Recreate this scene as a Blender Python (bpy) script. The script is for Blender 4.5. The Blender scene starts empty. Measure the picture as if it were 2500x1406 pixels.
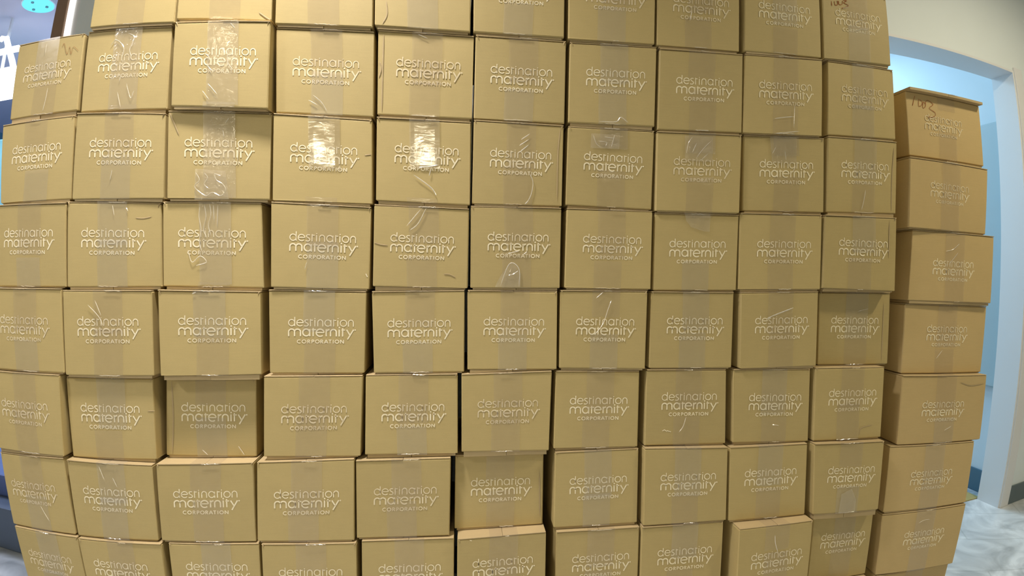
import bpy, bmesh, math, random
from mathutils import Vector, Matrix, Euler, noise
C = bpy.context.scene.collection
SC = bpy.context.scene
random.seed(7)

# ---------------------------------------------------------------- camera
# wide phone lens: the frame keeps the lens's own barrel curve (25.00 mm sensor = 2500 px)
CAM = Vector((0.16159, -1.17847, 1.12206)); YAW, PITCH, ROLL = 0.106402, -0.034766, 0.012857
f_ = Vector((math.sin(YAW)*math.cos(PITCH), math.cos(YAW)*math.cos(PITCH), math.sin(PITCH)))
r_ = Vector((math.cos(YAW), -math.sin(YAW), 0)); u_ = r_.cross(f_)
r2 = r_*math.cos(ROLL)+u_*math.sin(ROLL); u2 = -r_*math.sin(ROLL)+u_*math.cos(ROLL)
cd = bpy.data.cameras.new('camera'); cam = bpy.data.objects.new('camera', cd); C.objects.link(cam)
cam.matrix_world = Matrix(((r2.x,u2.x,-f_.x,CAM.x),(r2.y,u2.y,-f_.y,CAM.y),(r2.z,u2.z,-f_.z,CAM.z),(0,0,0,1)))
cd.type = 'PANO'; cd.panorama_type = 'FISHEYE_LENS_POLYNOMIAL'
cd.sensor_fit = 'HORIZONTAL'; cd.sensor_width = 25.0; cd.sensor_height = 14.06
cd.fisheye_fov = math.radians(150)
SGN = -1.0
cd.fisheye_polynomial_k0 = 0.0
cd.fisheye_polynomial_k1 = SGN*0.0890741814
cd.fisheye_polynomial_k2 = SGN*0.000248598114
cd.fisheye_polynomial_k3 = SGN*-0.000334771486
cd.fisheye_polynomial_k4 = SGN*1.60554829e-05
cd.clip_start = 0.01
SC.camera = cam

# ---------------------------------------------------------------- world, light, exposure
w = bpy.data.worlds.new('world'); SC.world = w; w.use_nodes = True
w.node_tree.nodes['Background'].inputs[0].default_value = (0.55,0.65,0.8,1)
w.node_tree.nodes['Background'].inputs[1].default_value = 0.15
SC.view_settings.view_transform = 'Standard'; SC.view_settings.look = 'None'
SC.view_settings.exposure = -0.17; SC.view_settings.gamma = 1.0; SC.view_settings.use_curve_mapping = False
SC.cycles.max_bounces = 6; SC.cycles.transparent_max_bounces = 12
SC.cycles.use_denoising = True

CEIL = 2.75
WARM = (1.0, 0.88, 0.62); SOFT = (1.0, 0.95, 0.93); COOL = (0.52, 0.79, 1.0)
def area(name, loc, size, power, col, rot=(0,0,0), sy=None, shape=None, spread=None):
    l = bpy.data.lights.new(name, 'AREA'); l.energy = power; l.color = col
    l.shape = shape or ('RECTANGLE' if sy else 'SQUARE'); l.size = size
    if sy: l.size_y = sy
    if spread: l.spread = spread
    o = bpy.data.objects.new(name, l); o.location = loc; o.rotation_euler = rot; C.objects.link(o); return o
def spot(name, loc, power, col, angle, blend=.6, rot=(0,0,0), r=.05):
    l = bpy.data.lights.new(name, 'SPOT'); l.energy = power; l.color = col; l.spot_size = angle; l.spot_blend = blend; l.shadow_soft_size = r
    o = bpy.data.objects.new(name, l); o.location = loc; o.rotation_euler = rot; C.objects.link(o); return o
# square ceiling panels behind the camera (they glint in the tape), then the round downlights close to the stack
PANEL_Y = -5.4
PANELS = [(-3.15,'square warm ceiling panel, leftmost of the row behind the viewer'),(-1.72,'square warm ceiling panel, second from left in the row behind the viewer'),(-.35,'square warm ceiling panel, third from left in the row behind the viewer'),
          (1.0,'square warm ceiling panel, third from right in the row behind the viewer'),(2.33,'square warm ceiling panel, second from right in the row behind the viewer'),(3.7,'square warm ceiling panel, rightmost of the row behind the viewer')]
for i, (x, _) in enumerate(PANELS): area('panel_light', (x, PANEL_Y, CEIL-.03), .36, (12,48,42,1.0,4,3)[i], WARM, sy=.36)
DOWNS = [(-.36,-.36,'round ceiling downlight right above the brightest upper cartons'),(-1.67,-2.3,'round ceiling downlight in front of the left end of the stack'),(2.35,-.75,'round ceiling downlight in front of the separate end stack')]
for (x, y, _), p, c_, sp in zip(DOWNS, (25, 5, 32), (SOFT, WARM, WARM), (110, 180, 180)): area('downlight', (x, y, CEIL-.02), .2, p, c_, shape='DISK', spread=math.radians(sp))
def aim(o, tgt): o.rotation_euler = (Vector(tgt)-o.location).to_track_quat('-Z', 'Y').to_euler()
# added fill spot, front left, brightening the left half of the stack
t_ = spot('fill_spot', (-2.1,-1.3,2.54), 100, SOFT, math.radians(52), 1.0, r=.14); aim(t_, (-.45,0,.72))
area('passage_light', (2.1,1.95,2.62), .9, 41, COOL, sy=.9)
area('store_light', (-3.4,3.2,2.8), 2.2, 75, (.78,.84,1.0), sy=1.5)
area('store_front_fill', (-2.6,1.15,2.8), .6, 45, (.70,.80,1.0), sy=.6)  # added cool fill for the left floor and first column, no fitting
area('store_ceiling_fill', (-2.9,2.6,1.2), .8, 16, (.80,.82,1.0), rot=(math.pi,0,0), sy=.8)  # added upward fill that brightens the shop ceiling, no fitting

# ---------------------------------------------------------------- materials
def nt(name):
    m = bpy.data.materials.new(name); m.use_nodes = True; t = m.node_tree; t.nodes.clear()
    out = t.nodes.new('ShaderNodeOutputMaterial'); return m, t, t.nodes, t.links, out
def lin(c):
    return tuple(((v/255)/12.92 if v/255 <= .04045 else ((v/255+.055)/1.055)**2.4) for v in c)+(1,)
def plain(name, rgb, rough=.6, metal=0, nscale=6, namt=.06, bump=0, spec=.5):
    m, t, N, K, out = nt(name)
    b = N.new('ShaderNodeBsdfPrincipled'); tc = N.new('ShaderNodeTexCoord'); n = N.new('ShaderNodeTexNoise'); n.inputs['Scale'].default_value = nscale; n.inputs['Detail'].default_value = 5
    K.new(tc.outputs['Object'], n.inputs['Vector'])
    mx = N.new('ShaderNodeMix'); mx.data_type = 'RGBA'; c = lin(rgb)
    mx.inputs[6].default_value = tuple(v*(1-namt) for v in c[:3])+(1,); mx.inputs[7].default_value = tuple(min(1,v*(1+namt)) for v in c[:3])+(1,)
    K.new(n.outputs['Fac'], mx.inputs[0]); K.new(mx.outputs[2], b.inputs['Base Color'])
    b.inputs['Roughness'].default_value = rough; b.inputs['Metallic'].default_value = metal; b.inputs['Specular IOR Level'].default_value = spec
    if bump:
        bp = N.new('ShaderNodeBump'); bp.inputs['Strength'].default_value = bump; bp.inputs['Distance'].default_value = .002
        K.new(n.outputs['Fac'], bp.inputs['Height']); K.new(bp.outputs[0], b.inputs['Normal'])
    K.new(b.outputs[0], out.inputs[0]); return m
def glow(name, rgb, s):
    m, t, N, K, out = nt(name); e = N.new('ShaderNodeEmission'); e.inputs[0].default_value = lin(rgb); e.inputs[1].default_value = s
    K.new(e.outputs[0], out.inputs[0]); return m
def card(name, rgb, var=.10):
    """corrugated board: fibre mottling, faint flute lines, soft dents; small shade change from carton to carton"""
    m, t, N, K, out = nt(name)
    b = N.new('ShaderNodeBsdfPrincipled'); tc = N.new('ShaderNodeTexCoord'); oi = N.new('ShaderNodeObjectInfo')
    off = N.new('ShaderNodeVectorMath'); off.operation = 'ADD'; K.new(tc.outputs['Object'], off.inputs[0])
    sc_ = N.new('ShaderNodeVectorMath'); sc_.operation = 'SCALE'; sc_.inputs[3].default_value = 37.0
    cmb = N.new('ShaderNodeCombineXYZ'); K.new(oi.outputs['Random'], cmb.inputs[0]); K.new(oi.outputs['Random'], cmb.inputs[2])
    K.new(cmb.outputs[0], sc_.inputs[0]); K.new(sc_.outputs[0], off.inputs[1])
    def noi(scale, detail=4, stretch=None, rough=.55):
        n = N.new('ShaderNodeTexNoise'); n.inputs['Scale'].default_value = scale; n.inputs['Detail'].default_value = detail; n.inputs['Roughness'].default_value = rough
        src = off.outputs[0]
        if stretch:
            mp = N.new('ShaderNodeMapping'); mp.inputs['Scale'].default_value = stretch; K.new(src, mp.inputs['Vector']); src = mp.outputs[0]
        K.new(src, n.inputs['Vector']); return n.outputs['Fac']
    big, mid, fine, fib = noi(5,2), noi(35,5), noi(600,3), noi(90,4,(.25,1,3))
    def math_(op, a, bb, v=None):
        k = N.new('ShaderNodeMath'); k.operation = op
        if isinstance(a,(int,float)): k.inputs[0].default_value = a
        else: K.new(a, k.inputs[0])
        if isinstance(bb,(int,float)): k.inputs[1].default_value = bb
        else: K.new(bb, k.inputs[1])
        return k.outputs[0]
    s = math_('ADD', math_('MULTIPLY', math_('SUBTRACT', big, .5), .10), math_('MULTIPLY', math_('SUBTRACT', mid, .5), .07))
    s = math_('ADD', s, math_('MULTIPLY', math_('SUBTRACT', fine, .5), .12))
    s = math_('ADD', s, math_('MULTIPLY', math_('SUBTRACT', fib, .5), .10))
    s = math_('ADD', s, math_('MULTIPLY', math_('SUBTRACT', oi.outputs['Random'], .5), var))
    s = math_('ADD', s, 1.0)
    rgbn = N.new('ShaderNodeRGB'); rgbn.outputs[0].default_value = lin(rgb)
    sc2 = N.new('ShaderNodeVectorMath'); sc2.operation = 'SCALE'; K.new(rgbn.outputs[0], sc2.inputs[0]); K.new(s, sc2.inputs[3])
    K.new(sc2.outputs[0], b.inputs['Base Color']); b.inputs['Roughness'].default_value = .62; b.inputs['Specular IOR Level'].default_value = .28
    h = math_('ADD', math_('MULTIPLY', big, 1.0), math_('MULTIPLY', fib, .03))
    bp = N.new('ShaderNodeBump'); bp.inputs['Strength'].default_value = .35; bp.inputs['Distance'].default_value = .006
    K.new(h, bp.inputs['Height']); K.new(bp.outputs[0], b.inputs['Normal'])
    K.new(b.outputs[0], out.inputs[0]); return m
def film(name, tint, body, bodyamt, gloss_rough=.13, wr=.5, scale=60, gl=1.0, fres=1.5, cap=.07, stretch=(1,1,1)):
    """clear packing tape: see-through film with a smooth, slightly wrinkled gloss"""
    m, t, N, K, out = nt(name)
    tc = N.new('ShaderNodeTexCoord'); oi = N.new('ShaderNodeObjectInfo')
    off = N.new('ShaderNodeVectorMath'); off.operation = 'ADD'; K.new(tc.outputs['Object'], off.inputs[0])
    mu = N.new('ShaderNodeMath'); mu.operation = 'MULTIPLY'; mu.inputs[1].default_value = 53; K.new(oi.outputs['Random'], mu.inputs[0]); K.new(mu.outputs[0], off.inputs[1])
    mp = N.new('ShaderNodeMapping'); mp.inputs['Scale'].default_value = stretch; K.new(off.outputs[0], mp.inputs[0]); off = mp
    n1 = N.new('ShaderNodeTexNoise'); n1.inputs['Scale'].default_value = scale; n1.inputs['Detail'].default_value = 3; n1.inputs['Distortion'].default_value = 1.2; K.new(off.outputs[0], n1.inputs['Vector'])
    n2 = N.new('ShaderNodeTexNoise'); n2.inputs['Scale'].default_value = scale*.22; n2.inputs['Detail'].default_value = 2; K.new(off.outputs[0], n2.inputs['Vector'])
    ad = N.new('ShaderNodeMath'); ad.operation = 'MULTIPLY_ADD'; ad.inputs[1].default_value = .35; K.new(n1.outputs['Fac'], ad.inputs[0]); K.new(n2.outputs['Fac'], ad.inputs[2])
    bp = N.new('ShaderNodeBump'); bp.inputs['Strength'].default_value = wr; bp.inputs['Distance'].default_value = .0022; K.new(ad.outputs[0], bp.inputs['Height'])
    tr = N.new('ShaderNodeBsdfTransparent'); tr.inputs[0].default_value = tuple(tint)+(1,)
    df = N.new('ShaderNodeBsdfDiffuse'); df.inputs[0].default_value = lin(body)
    m1 = N.new('ShaderNodeMixShader'); m1.inputs[0].default_value = bodyamt; K.new(tr.outputs[0], m1.inputs[1]); K.new(df.outputs[0], m1.inputs[2])
    g = N.new('ShaderNodeBsdfGlossy'); g.inputs['Roughness'].default_value = gloss_rough; g.inputs[0].default_value = (gl,gl,gl,1); K.new(bp.outputs[0], g.inputs['Normal'])
    fr = N.new('ShaderNodeFresnel'); fr.inputs[0].default_value = fres; K.new(bp.outputs[0], fr.inputs['Normal'])
    mn = N.new('ShaderNodeMath'); mn.operation = 'MINIMUM'; mn.inputs[1].default_value = cap; K.new(fr.outputs[0], mn.inputs[0])
    m2 = N.new('ShaderNodeMixShader'); K.new(mn.outputs[0], m2.inputs[0]); K.new(m1.outputs[0], m2.inputs[1]); K.new(g.outputs[0], m2.inputs[2])
    K.new(m2.outputs[0], out.inputs[0]); return m
def ink(name, rgb, worn, lo, hi):
    """opaque print that has rubbed thin in places"""
    m, t, N, K, out = nt(name)
    tc = N.new('ShaderNodeTexCoord'); n = N.new('ShaderNodeTexNoise'); n.inputs['Scale'].default_value = 70; n.inputs['Detail'].default_value = 5
    oi = N.new('ShaderNodeObjectInfo'); ad = N.new('ShaderNodeVectorMath'); ad.operation = 'ADD'
    mu = N.new('ShaderNodeMath'); mu.operation = 'MULTIPLY'; mu.inputs[1].default_value = 31; K.new(oi.outputs['Random'], mu.inputs[0])
    K.new(tc.outputs['Object'], ad.inputs[0]); K.new(mu.outputs[0], ad.inputs[1]); K.new(ad.outputs[0], n.inputs['Vector'])
    mr = N.new('ShaderNodeMapRange'); mr.inputs['From Min'].default_value = .3; mr.inputs['From Max'].default_value = .7; mr.inputs['To Min'].default_value = lo; mr.inputs['To Max'].default_value = hi
    K.new(n.outputs['Fac'], mr.inputs['Value'])
    mx = N.new('ShaderNodeMix'); mx.data_type = 'RGBA'; mx.inputs[6].default_value = lin(worn); mx.inputs[7].default_value = lin(rgb); K.new(mr.outputs[0], mx.inputs[0])
    df = N.new('ShaderNodeBsdfDiffuse'); K.new(mx.outputs[2], df.inputs[0]); K.new(df.outputs[0], out.inputs[0]); return m
M_CARD = card('kraft_board', (187,166,112)); M_EDGE = card('kraft_board_edge', (182,160,118)); M_CARD2 = card('kraft_board_lit', (198,172,120))  # last one: same board painted lighter, brighter light on the end stack
M_TAPE = [film('clear_tape', (.985,.98,.985), (196,182,158), .09, .12, .25, 45, .9, 1.45, .035),  # greyish body colour, here and in the flat tape, paints in room reflections
          film('clear_tape_flat', (.985,.99,1.0), (204,196,182), .13, .22, .12, 30, .9, 1.45, .035),
          film('clear_tape_crinkled', (.985,.985,.98), (222,208,178), .22, .10, .75, 70, 1, 1.6, .09),
          film('clear_tape_shiny', (.985,.98,.97), (214,200,172), .12, .12, .24, 60, 1.0, 1.9, .26, (.5,1,1.8))]
M_WRINK = film('tape_fold', (.98,.97,.95), (252,244,222), .50, .12, .4, 80, 1.0, 1.8, .3)  # pale half-opaque body paints the glints onto the folds
M_SEAM = film('tape_fold_at_seam', (.97,.96,.94), (245,232,200), .50, .12, .7, 120, 1.0, 1.8, .3)
CARDRGB = (188,167,118)
M_INK = ink('pale_print', (252,240,206), CARDRGB, .70, 1.0)
M_INKF = ink('pale_print_worn', (248,234,200), CARDRGB, .48, .90)
M_RED = ink('red_marker', (150,66,34), CARDRGB, .5, .95)
M_REDF = ink('red_marker_faint', (160,96,60), CARDRGB, .2, .7)
# ---------------------------------------------------------------- mesh helpers
def mesh_obj(name, bm, mats, parent=None, smooth=False):
    me = bpy.data.meshes.new(name); bm.normal_update(); bm.to_mesh(me); bm.free()
    for m in (mats if isinstance(mats, list) else [mats]): me.materials.append(m)
    if smooth:
        for p in me.polygons: p.use_smooth = True
    o = bpy.data.objects.new(name, me); C.objects.link(o)
    if parent: o.parent = parent
    return o
def hexa(bm, p, bevel=0, seg=2):
    """p: front tl,tr,br,bl then back tl,tr,br,bl"""
    v = [bm.verts.new(q) for q in p]
    fs = [(0,3,2,1),(4,5,6,7),(0,1,5,4),(3,7,6,2),(0,4,7,3),(1,2,6,5)]
    faces = [bm.faces.new([v[i] for i in f]) for f in fs]
    if bevel:
        es = list({e for f in faces for e in f.edges})
        bmesh.ops.bevel(bm, geom=es, offset=bevel, segments=seg, affect='EDGES', profile=.6)
def box(bm, x0, x1, y0, y1, z0, z1, bevel=0):
    hexa(bm, [(x0,y0,z1),(x1,y0,z1),(x1,y0,z0),(x0,y0,z0),(x0,y1,z1),(x1,y1,z1),(x1,y1,z0),(x0,y1,z0)], bevel)
def struct(name, bm, m, parent=None):
    o = mesh_obj(name, bm, m, parent)
    if parent is None: o['kind'] = 'structure'
    return o
def thing(name, label, cat, loc=(0,0,0), rz=0, group=None):
    o = bpy.data.objects.new(name, None); C.objects.link(o); o.location = loc; o.rotation_euler = (0,0,rz)
    o['label'] = label; o['category'] = cat
    if group: o['group'] = group
    return o
def tag(o, label, cat, group=None):
    o['label'] = label; o['category'] = cat
    if group: o['group'] = group
    return o
def cyl(bm, c, r, d, seg=40, r2=None):
    bmesh.ops.create_cone(bm, cap_ends=True, segments=seg, radius1=r, radius2=r2 if r2 is not None else r, depth=d, matrix=Matrix.Translation(c))

# ---------------------------------------------------------------- the room
M_WALL = plain('painted_wall', (224,232,234), .85, nscale=3, namt=.03, bump=.05)
M_JAMB = plain('white_gloss_paint', (225,226,228), .45, nscale=4, namt=.02)
M_CEIL = plain('ceiling_paint', (206,204,200), .9, nscale=2, namt=.03)
M_BASE = plain('grey_vinyl_base', (98,112,118), .5, nscale=8, namt=.06)
M_HALL = plain('passage_wall_paint', (214,222,226), .85, nscale=3, namt=.02)
M_WOOD = plain('brown_wood', (140,112,88), .5, nscale=20, namt=.15)
def floor_mat():
    m, t, N, K, out = nt('marbled_floor_tile')
    b = N.new('ShaderNodeBsdfPrincipled'); tc = N.new('ShaderNodeTexCoord')
    n = N.new('ShaderNodeTexNoise'); n.inputs['Scale'].default_value = 3.2; n.inputs['Detail'].default_value = 6; n.inputs['Distortion'].default_value = 2.2; K.new(tc.outputs['Object'], n.inputs['Vector'])
    r = N.new('ShaderNodeValToRGB'); r.color_ramp.elements[0].position = .35; r.color_ramp.elements[0].color = lin((168,172,176)); r.color_ramp.elements[1].position = .68; r.color_ramp.elements[1].color = lin((232,235,238))
    K.new(n.outputs['Fac'], r.inputs[0])
    br = N.new('ShaderNodeTexBrick'); br.inputs['Scale'].default_value = 1.0; br.inputs['Mortar Size'].default_value = .004; br.inputs['Brick Width'].default_value = .6; br.inputs['Row Height'].default_value = .3; br.offset = .33
    br.inputs['Color1'].default_value = (1,1,1,1); br.inputs['Color2'].default_value = (.92,.93,.94,1); br.inputs['Mortar'].default_value = (.80,.81,.81,1)
    mp = N.new('ShaderNodeMapping'); mp.inputs['Rotation'].default_value = (0,0,.55); K.new(tc.outputs['Object'], mp.inputs[0]); K.new(mp.outputs[0], br.inputs['Vector'])
    mx = N.new('ShaderNodeMix'); mx.data_type = 'RGBA'; mx.blend_type = 'MULTIPLY'; mx.inputs[0].default_value = 1
    K.new(r.outputs[0], mx.inputs[6]); K.new(br.outputs['Color'], mx.inputs[7]); K.new(mx.outputs[2], b.inputs['Base Color'])
    b.inputs['Roughness'].default_value = .32; K.new(b.outputs[0], out.inputs[0]); return m
M_FLOOR = floor_mat()
WY0, WY1 = .507, .637            # the wall behind the stack
bm = bmesh.new(); box(bm, -6, 6, -8.5, WY1, -.05, 0); struct('floor', bm, M_FLOOR)
bm = bmesh.new(); box(bm, -6, 6, -8.5, WY0, CEIL, CEIL+.1); struct('ceiling', bm, M_CEIL)
bm = bmesh.new(); box(bm, -6.1, -6, -8.5, WY0, 0, CEIL); struct('wall_left', bm, M_WALL)
bm = bmesh.new(); box(bm, 6, 6.1, -8.5, WY0, 0, CEIL); struct('wall_right', bm, M_WALL)
bm = bmesh.new(); box(bm, -6, 6, -8.6, -8.5, 0, CEIL); struct('wall_front', bm, M_WALL)
DX0, DX1, DZ = 1.88, 2.762, 2.127
bm = bmesh.new(); box(bm, -1.245, DX0-.012, WY0, WY1, 0, CEIL); box(bm, DX1+.012, 6, WY0, WY1, 0, CEIL); box(bm, DX0-.012, DX1+.012, WY0, WY1, DZ+.012, CEIL)
struct('wall_back', bm, M_WALL)
bm = bmesh.new(); box(bm, -6, -1.354, WY0, WY1, 2.55, CEIL+.1); struct('wall_header', bm, M_WALL)
# cased opening: jambs, header and a flat casing on the room side
dr = bmesh.new()
box(dr, DX0-.012, DX0, WY0-.006, WY1+.004, 0, DZ+.012); box(dr, DX1, DX1+.012, WY0-.006, WY1+.004, 0, DZ+.012); box(dr, DX0, DX1, WY0-.006, WY1+.004, DZ, DZ+.012)
d1 = struct('door_1', dr, M_JAMB)
tr_ = bmesh.new(); box(tr_, DX1+.010, DX1+.082, WY0-.014, WY0, 0, DZ+.03, .003); box(tr_, DX0-.082, DX0-.010, WY0-.014, WY0, 0, DZ+.03, .003)
struct('door_casing', tr_, M_JAMB, d1)
for s, x0, x1 in (('back', DX1+.0825, 6), ('behind_stack', -1.245, DX0-.0825)):
    bm = bmesh.new(); box(bm, x0, x1, WY0-.009, WY0, 0, .100, .003); struct('baseboard_'+s, bm, M_BASE)
# the passage beyond the opening
bm = bmesh.new(); box(bm, 1.3, 2.95, WY1, 3.1, -.05, -.001); struct('floor_passage', bm, M_FLOOR)
bm = bmesh.new(); box(bm, 2.863, 2.95, WY1, 3.1, 0, 2.7); struct('wall_passage_right', bm, M_HALL)
bm = bmesh.new(); box(bm, 1.3, 1.38, WY1, 3.1, 0, 2.7); struct('wall_passage_left', bm, M_HALL)
bm = bmesh.new(); box(bm, 1.3, 2.95, 3.0, 3.1, 0, 2.7); struct('wall_passage_end', bm, M_HALL)
bm = bmesh.new(); box(bm, 1.3, 2.95, WY1, 3.1, 2.7, 2.8); struct('ceiling_passage', bm, M_HALL)
M_BASE2 = plain('blue_vinyl_base', (74,108,126), .45, nscale=8, namt=.05)
bm = bmesh.new(); box(bm, 2.852, 2.863, WY1, 3.0, .0, .120, .002); struct('baseboard_passage', bm, M_BASE2)
M_PANEL = plain('grey_panel_paint', (176,192,196), .5, nscale=4, namt=.03)
t = thing('wall_cabinet', 'tall narrow pale grey cabinet door on the passage wall beyond the doorway', 'cabinet', (2.863,.76,.57))
bm = bmesh.new(); box(bm, -.030, 0, -.085, .36, 0, 1.36, .003); mesh_obj('cabinet_body', bm, M_PANEL, t)
bm = bmesh.new(); box(bm, -.036, -.0302, -.078, .353, .007, 1.353, .002); mesh_obj('cabinet_door', bm, M_PANEL, t)
tb = bmesh.new(); box(tb, 2.45, 2.79, WY1+.01, WY1+.10, 0, .004)
M_MAT = plain('tan_mat', (166,150,96), .9, nscale=40, namt=.2)
tag(mesh_obj('floor_mat', tb, M_MAT), 'small tan mat lying on the passage floor inside the doorway', 'mat')

# ---------------------------------------------------------------- left end of the wall and the lit shop beyond
bm = bmesh.new(); box(bm, -1.354, -1.300, WY0-.01, WY1, 0, CEIL, .003); struct('trim_1', bm, M_WOOD)
M_STRIP = glow('lit_strip', (255,252,246), 1.6)
t = thing('light_strip', 'glowing white upright light strip at the left end of the back wall', 'lamp', (-1.272,WY0+.05,0))
bm = bmesh.new(); box(bm, -.0275, .0265, -.045, .08, 0, CEIL-.001); mesh_obj('housing', bm, M_JAMB, t)
bm = bmesh.new(); box(bm, -.026, .002, -.052, -.0455, .02, CEIL-.02, .002); mesh_obj('diffuser', bm, M_STRIP, t)
M_PL = plain('blue_grey_step', (96,110,134), .6, nscale=9, namt=.12)
bm = bmesh.new(); box(bm, -6, -1.36, .495, .78, 0, .19, .006); struct('trim_2', bm, M_PL)
M_PL2 = plain('blue_step_top', (92,112,170), .5, nscale=6, namt=.1)
bm = bmesh.new(); box(bm, -6, -1.36, .60, .90, .19, .285, .01); struct('trim_3', bm, M_PL2)
bm = bmesh.new(); box(bm, -6, -1.36, .78, 6, -.05, 0); struct('floor_shop', bm, plain('shop_floor', (120,136,170), .4))
bm = bmesh.new(); box(bm, -6, -1.36, WY1, 6, 2.9, 3.0); struct('ceiling_shop', bm, plain('lilac_ceiling', (196,192,206), .8, nscale=1.5, namt=.12))
bm = bmesh.new(); box(bm, -6, -1.36, 5.6, 5.7, 0, 2.9); struct('wall_shop_end', bm, plain('pale_shop_wall', (190,206,222), .7))
bm = bmesh.new(); box(bm, -6.1, -6, WY1, 5.7, 0, 2.9); struct('wall_shop_left', bm, plain('teal_shop_wall', (96,150,170), .6))
bm = bmesh.new(); box(bm, -1.36, -1.26, .78, 5.7, 0, 2.9); struct('wall_shop_right', bm, M_WALL)
t = thing('ceiling_lamp', 'round cyan glowing ceiling lamp in the shop at far left', 'lamp', (-2.708,1.792,2.90))
bm = bmesh.new(); cyl(bm, (0,0,-.015), .132, .03, 48); mesh_obj('lamp_rim', bm, M_JAMB, t)
bm = bmesh.new(); cyl(bm, (0,0,-.034), .122, .01, 48); mesh_obj('diffuser', bm, glow('cyan_diffuser', (120,236,250), 1.3), t)
for q in range(3):
    a = q*2.1+.6; bm = bmesh.new(); cyl(bm, (.07*math.cos(a),.07*math.sin(a),-.042), .012, .008, 16); mesh_obj('clip', bm, plain('lamp_clip', (110,150,160), .4), t)
# glowing sign of white tubes (only its right end shows beside the stack)
def tube(bm, pts, r, seg=10):
    prev = None
    for i, p in enumerate(pts):
        p = Vector(p); d = (Vector(pts[min(i+1,len(pts)-1)])-Vector(pts[max(i-1,0)])).normalized()
        a = d.orthogonal().normalized(); b_ = d.cross(a)
        ring = [bm.verts.new(p+(a*math.cos(2*math.pi*k/seg)+b_*math.sin(2*math.pi*k/seg))*r) for k in range(seg)]
        if prev:
            # keep rings aligned
            best = min(range(seg), key=lambda s: (ring[s].co-prev[0].co).length); ring = ring[best:]+ring[:best]
            for k in range(seg): 
                try: bm.faces.new([prev[k],prev[(k+1)%seg],ring[(k+1)%seg],ring[k]])
                except ValueError: pass
        else:
            try: bm.faces.new(ring)
            except ValueError: pass
        prev = ring
    try: bm.faces.new(prev)
    except ValueError: pass
SG = 1.9
def onp(x, z): return (x, 0, z)
t = thing('glowing_sign', 'bright white glowing tube sign in the shop at the upper left edge', 'sign', (-3.2,SG,2.1))
M_TUBE = glow('white_tube', (246,250,255), 3.0)
sb = bmesh.new()
for pts in ([(.065,.631),(.12,.625),(.239,.431),(.304,.302),(.30,.20)], [(-.5,.535),(.283,.521)], [(-.5,.38),(.288,.369)]):
    tube(sb, [onp(x, z) for x, z in pts], .024)
mesh_obj('light_tubes', sb, M_TUBE, t, True)
bm = bmesh.new(); box(bm, -.9, .285, -.03, .03, .16, .335, .01); mesh_obj('light_box', bm, M_TUBE, t)
for x in (-.5, .1):
    bm = bmesh.new(); box(bm, x-.01, x+.01, .028, .048, .33, .80); mesh_obj('hanger', bm, M_JAMB, t)
t = thing('display_case', 'pale teal glass display tower under the glowing sign at far left', 'display case', (-3.35,2.4,0))
bm = bmesh.new(); box(bm, -.35, .35, -.25, .25, .1, 2.05, .01); mesh_obj('glass_body', bm, plain('teal_glass', (150,214,224), .15, nscale=3, namt=.15), t)
bm = bmesh.new(); box(bm, -.37, .37, -.27, .27, 0, .1, .01); mesh_obj('plinth', bm, M_PL, t)
for x in (-.35,-.02,.31):
    bm = bmesh.new(); box(bm, x, x+.03, -.262, -.25, .1, 2.05); mesh_obj('mullion', bm, plain('blue_mullion', (40,90,130), .4), t)

# shop fittings that light the rooms
def panel_fitting(x, y, z, lbl, kind='ceiling_light'):
    t = thing(kind, lbl, 'ceiling light', (x, y, z)); return t
M_DIFF = glow('warm_diffuser', (255,236,200), 1.2)
for x, lb in PANELS:
    y = PANEL_Y
    t = panel_fitting(x, y, CEIL, lb)
    bm = bmesh.new()
    for a in ((-.21,.21,-.21,-.182),(-.21,.21,.182,.21),(-.21,-.182,-.182,.182),(.182,.21,-.182,.182)): box(bm, *a, -.025, 0)
    mesh_obj('frame', bm, M_JAMB, t)
t = thing('fill_spot', 'added white fill spotlight on the ceiling, front left, aimed at the stack', 'spotlight', (-2.1,-1.3,CEIL))
bm = bmesh.new(); cyl(bm, (0,0,-.06), .008, .12, 12); mesh_obj('stem', bm, M_JAMB, t)
bm = bmesh.new(); cyl(bm, (0,0,-.15), .04, .07, 24); mesh_obj('lamp_head', bm, M_JAMB, t)
for x, y, lb in DOWNS:
    t = thing('downlight', lb, 'ceiling light', (x, y, CEIL))
    bm = bmesh.new(); cyl(bm, (0,0,-.006), .125, .012, 32); mesh_obj('trim_ring', bm, M_JAMB, t)

# ---------------------------------------------------------------- the printed name
def ribbon(bm, pts, w, ox=0, oz=0, s=1.0):
    """flat stroke with squared ends along pts"""
    P = [Vector((p[0], p[1])) for p in pts]; n = len(P); closed = (P[0]-P[-1]).length < 1e-6
    L, Rr = [], []
    for i in range(n):
        a = P[i-1] if i > 0 else (P[-2] if closed else None); b = P[i+1] if i < n-1 else (P[1] if closed else None)
        d1 = (P[i]-a).normalized() if a is not None else None; d2 = (b-P[i]).normalized() if b is not None else None
        if d1 is None: d1 = d2
        if d2 is None: d2 = d1
        nn = Vector((-(d1.y+d2.y), d1.x+d2.x)); 
        if nn.length < 1e-6: nn = Vector((-d1.y, d1.x))
        nn.normalize(); k = 1/max(.5, nn.dot(Vector((-d1.y, d1.x))))
        L.append(P[i]+nn*w/2*k); Rr.append(P[i]-nn*w/2*k)
    vl = [bm.verts.new((ox+q.x*s, 0, oz+q.y*s)) for q in L]; vr = [bm.verts.new((ox+q.x*s, 0, oz+q.y*s)) for q in Rr]
    for i in range(n-1): bm.faces.new([vl[i], vr[i], vr[i+1], vl[i+1]])
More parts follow.
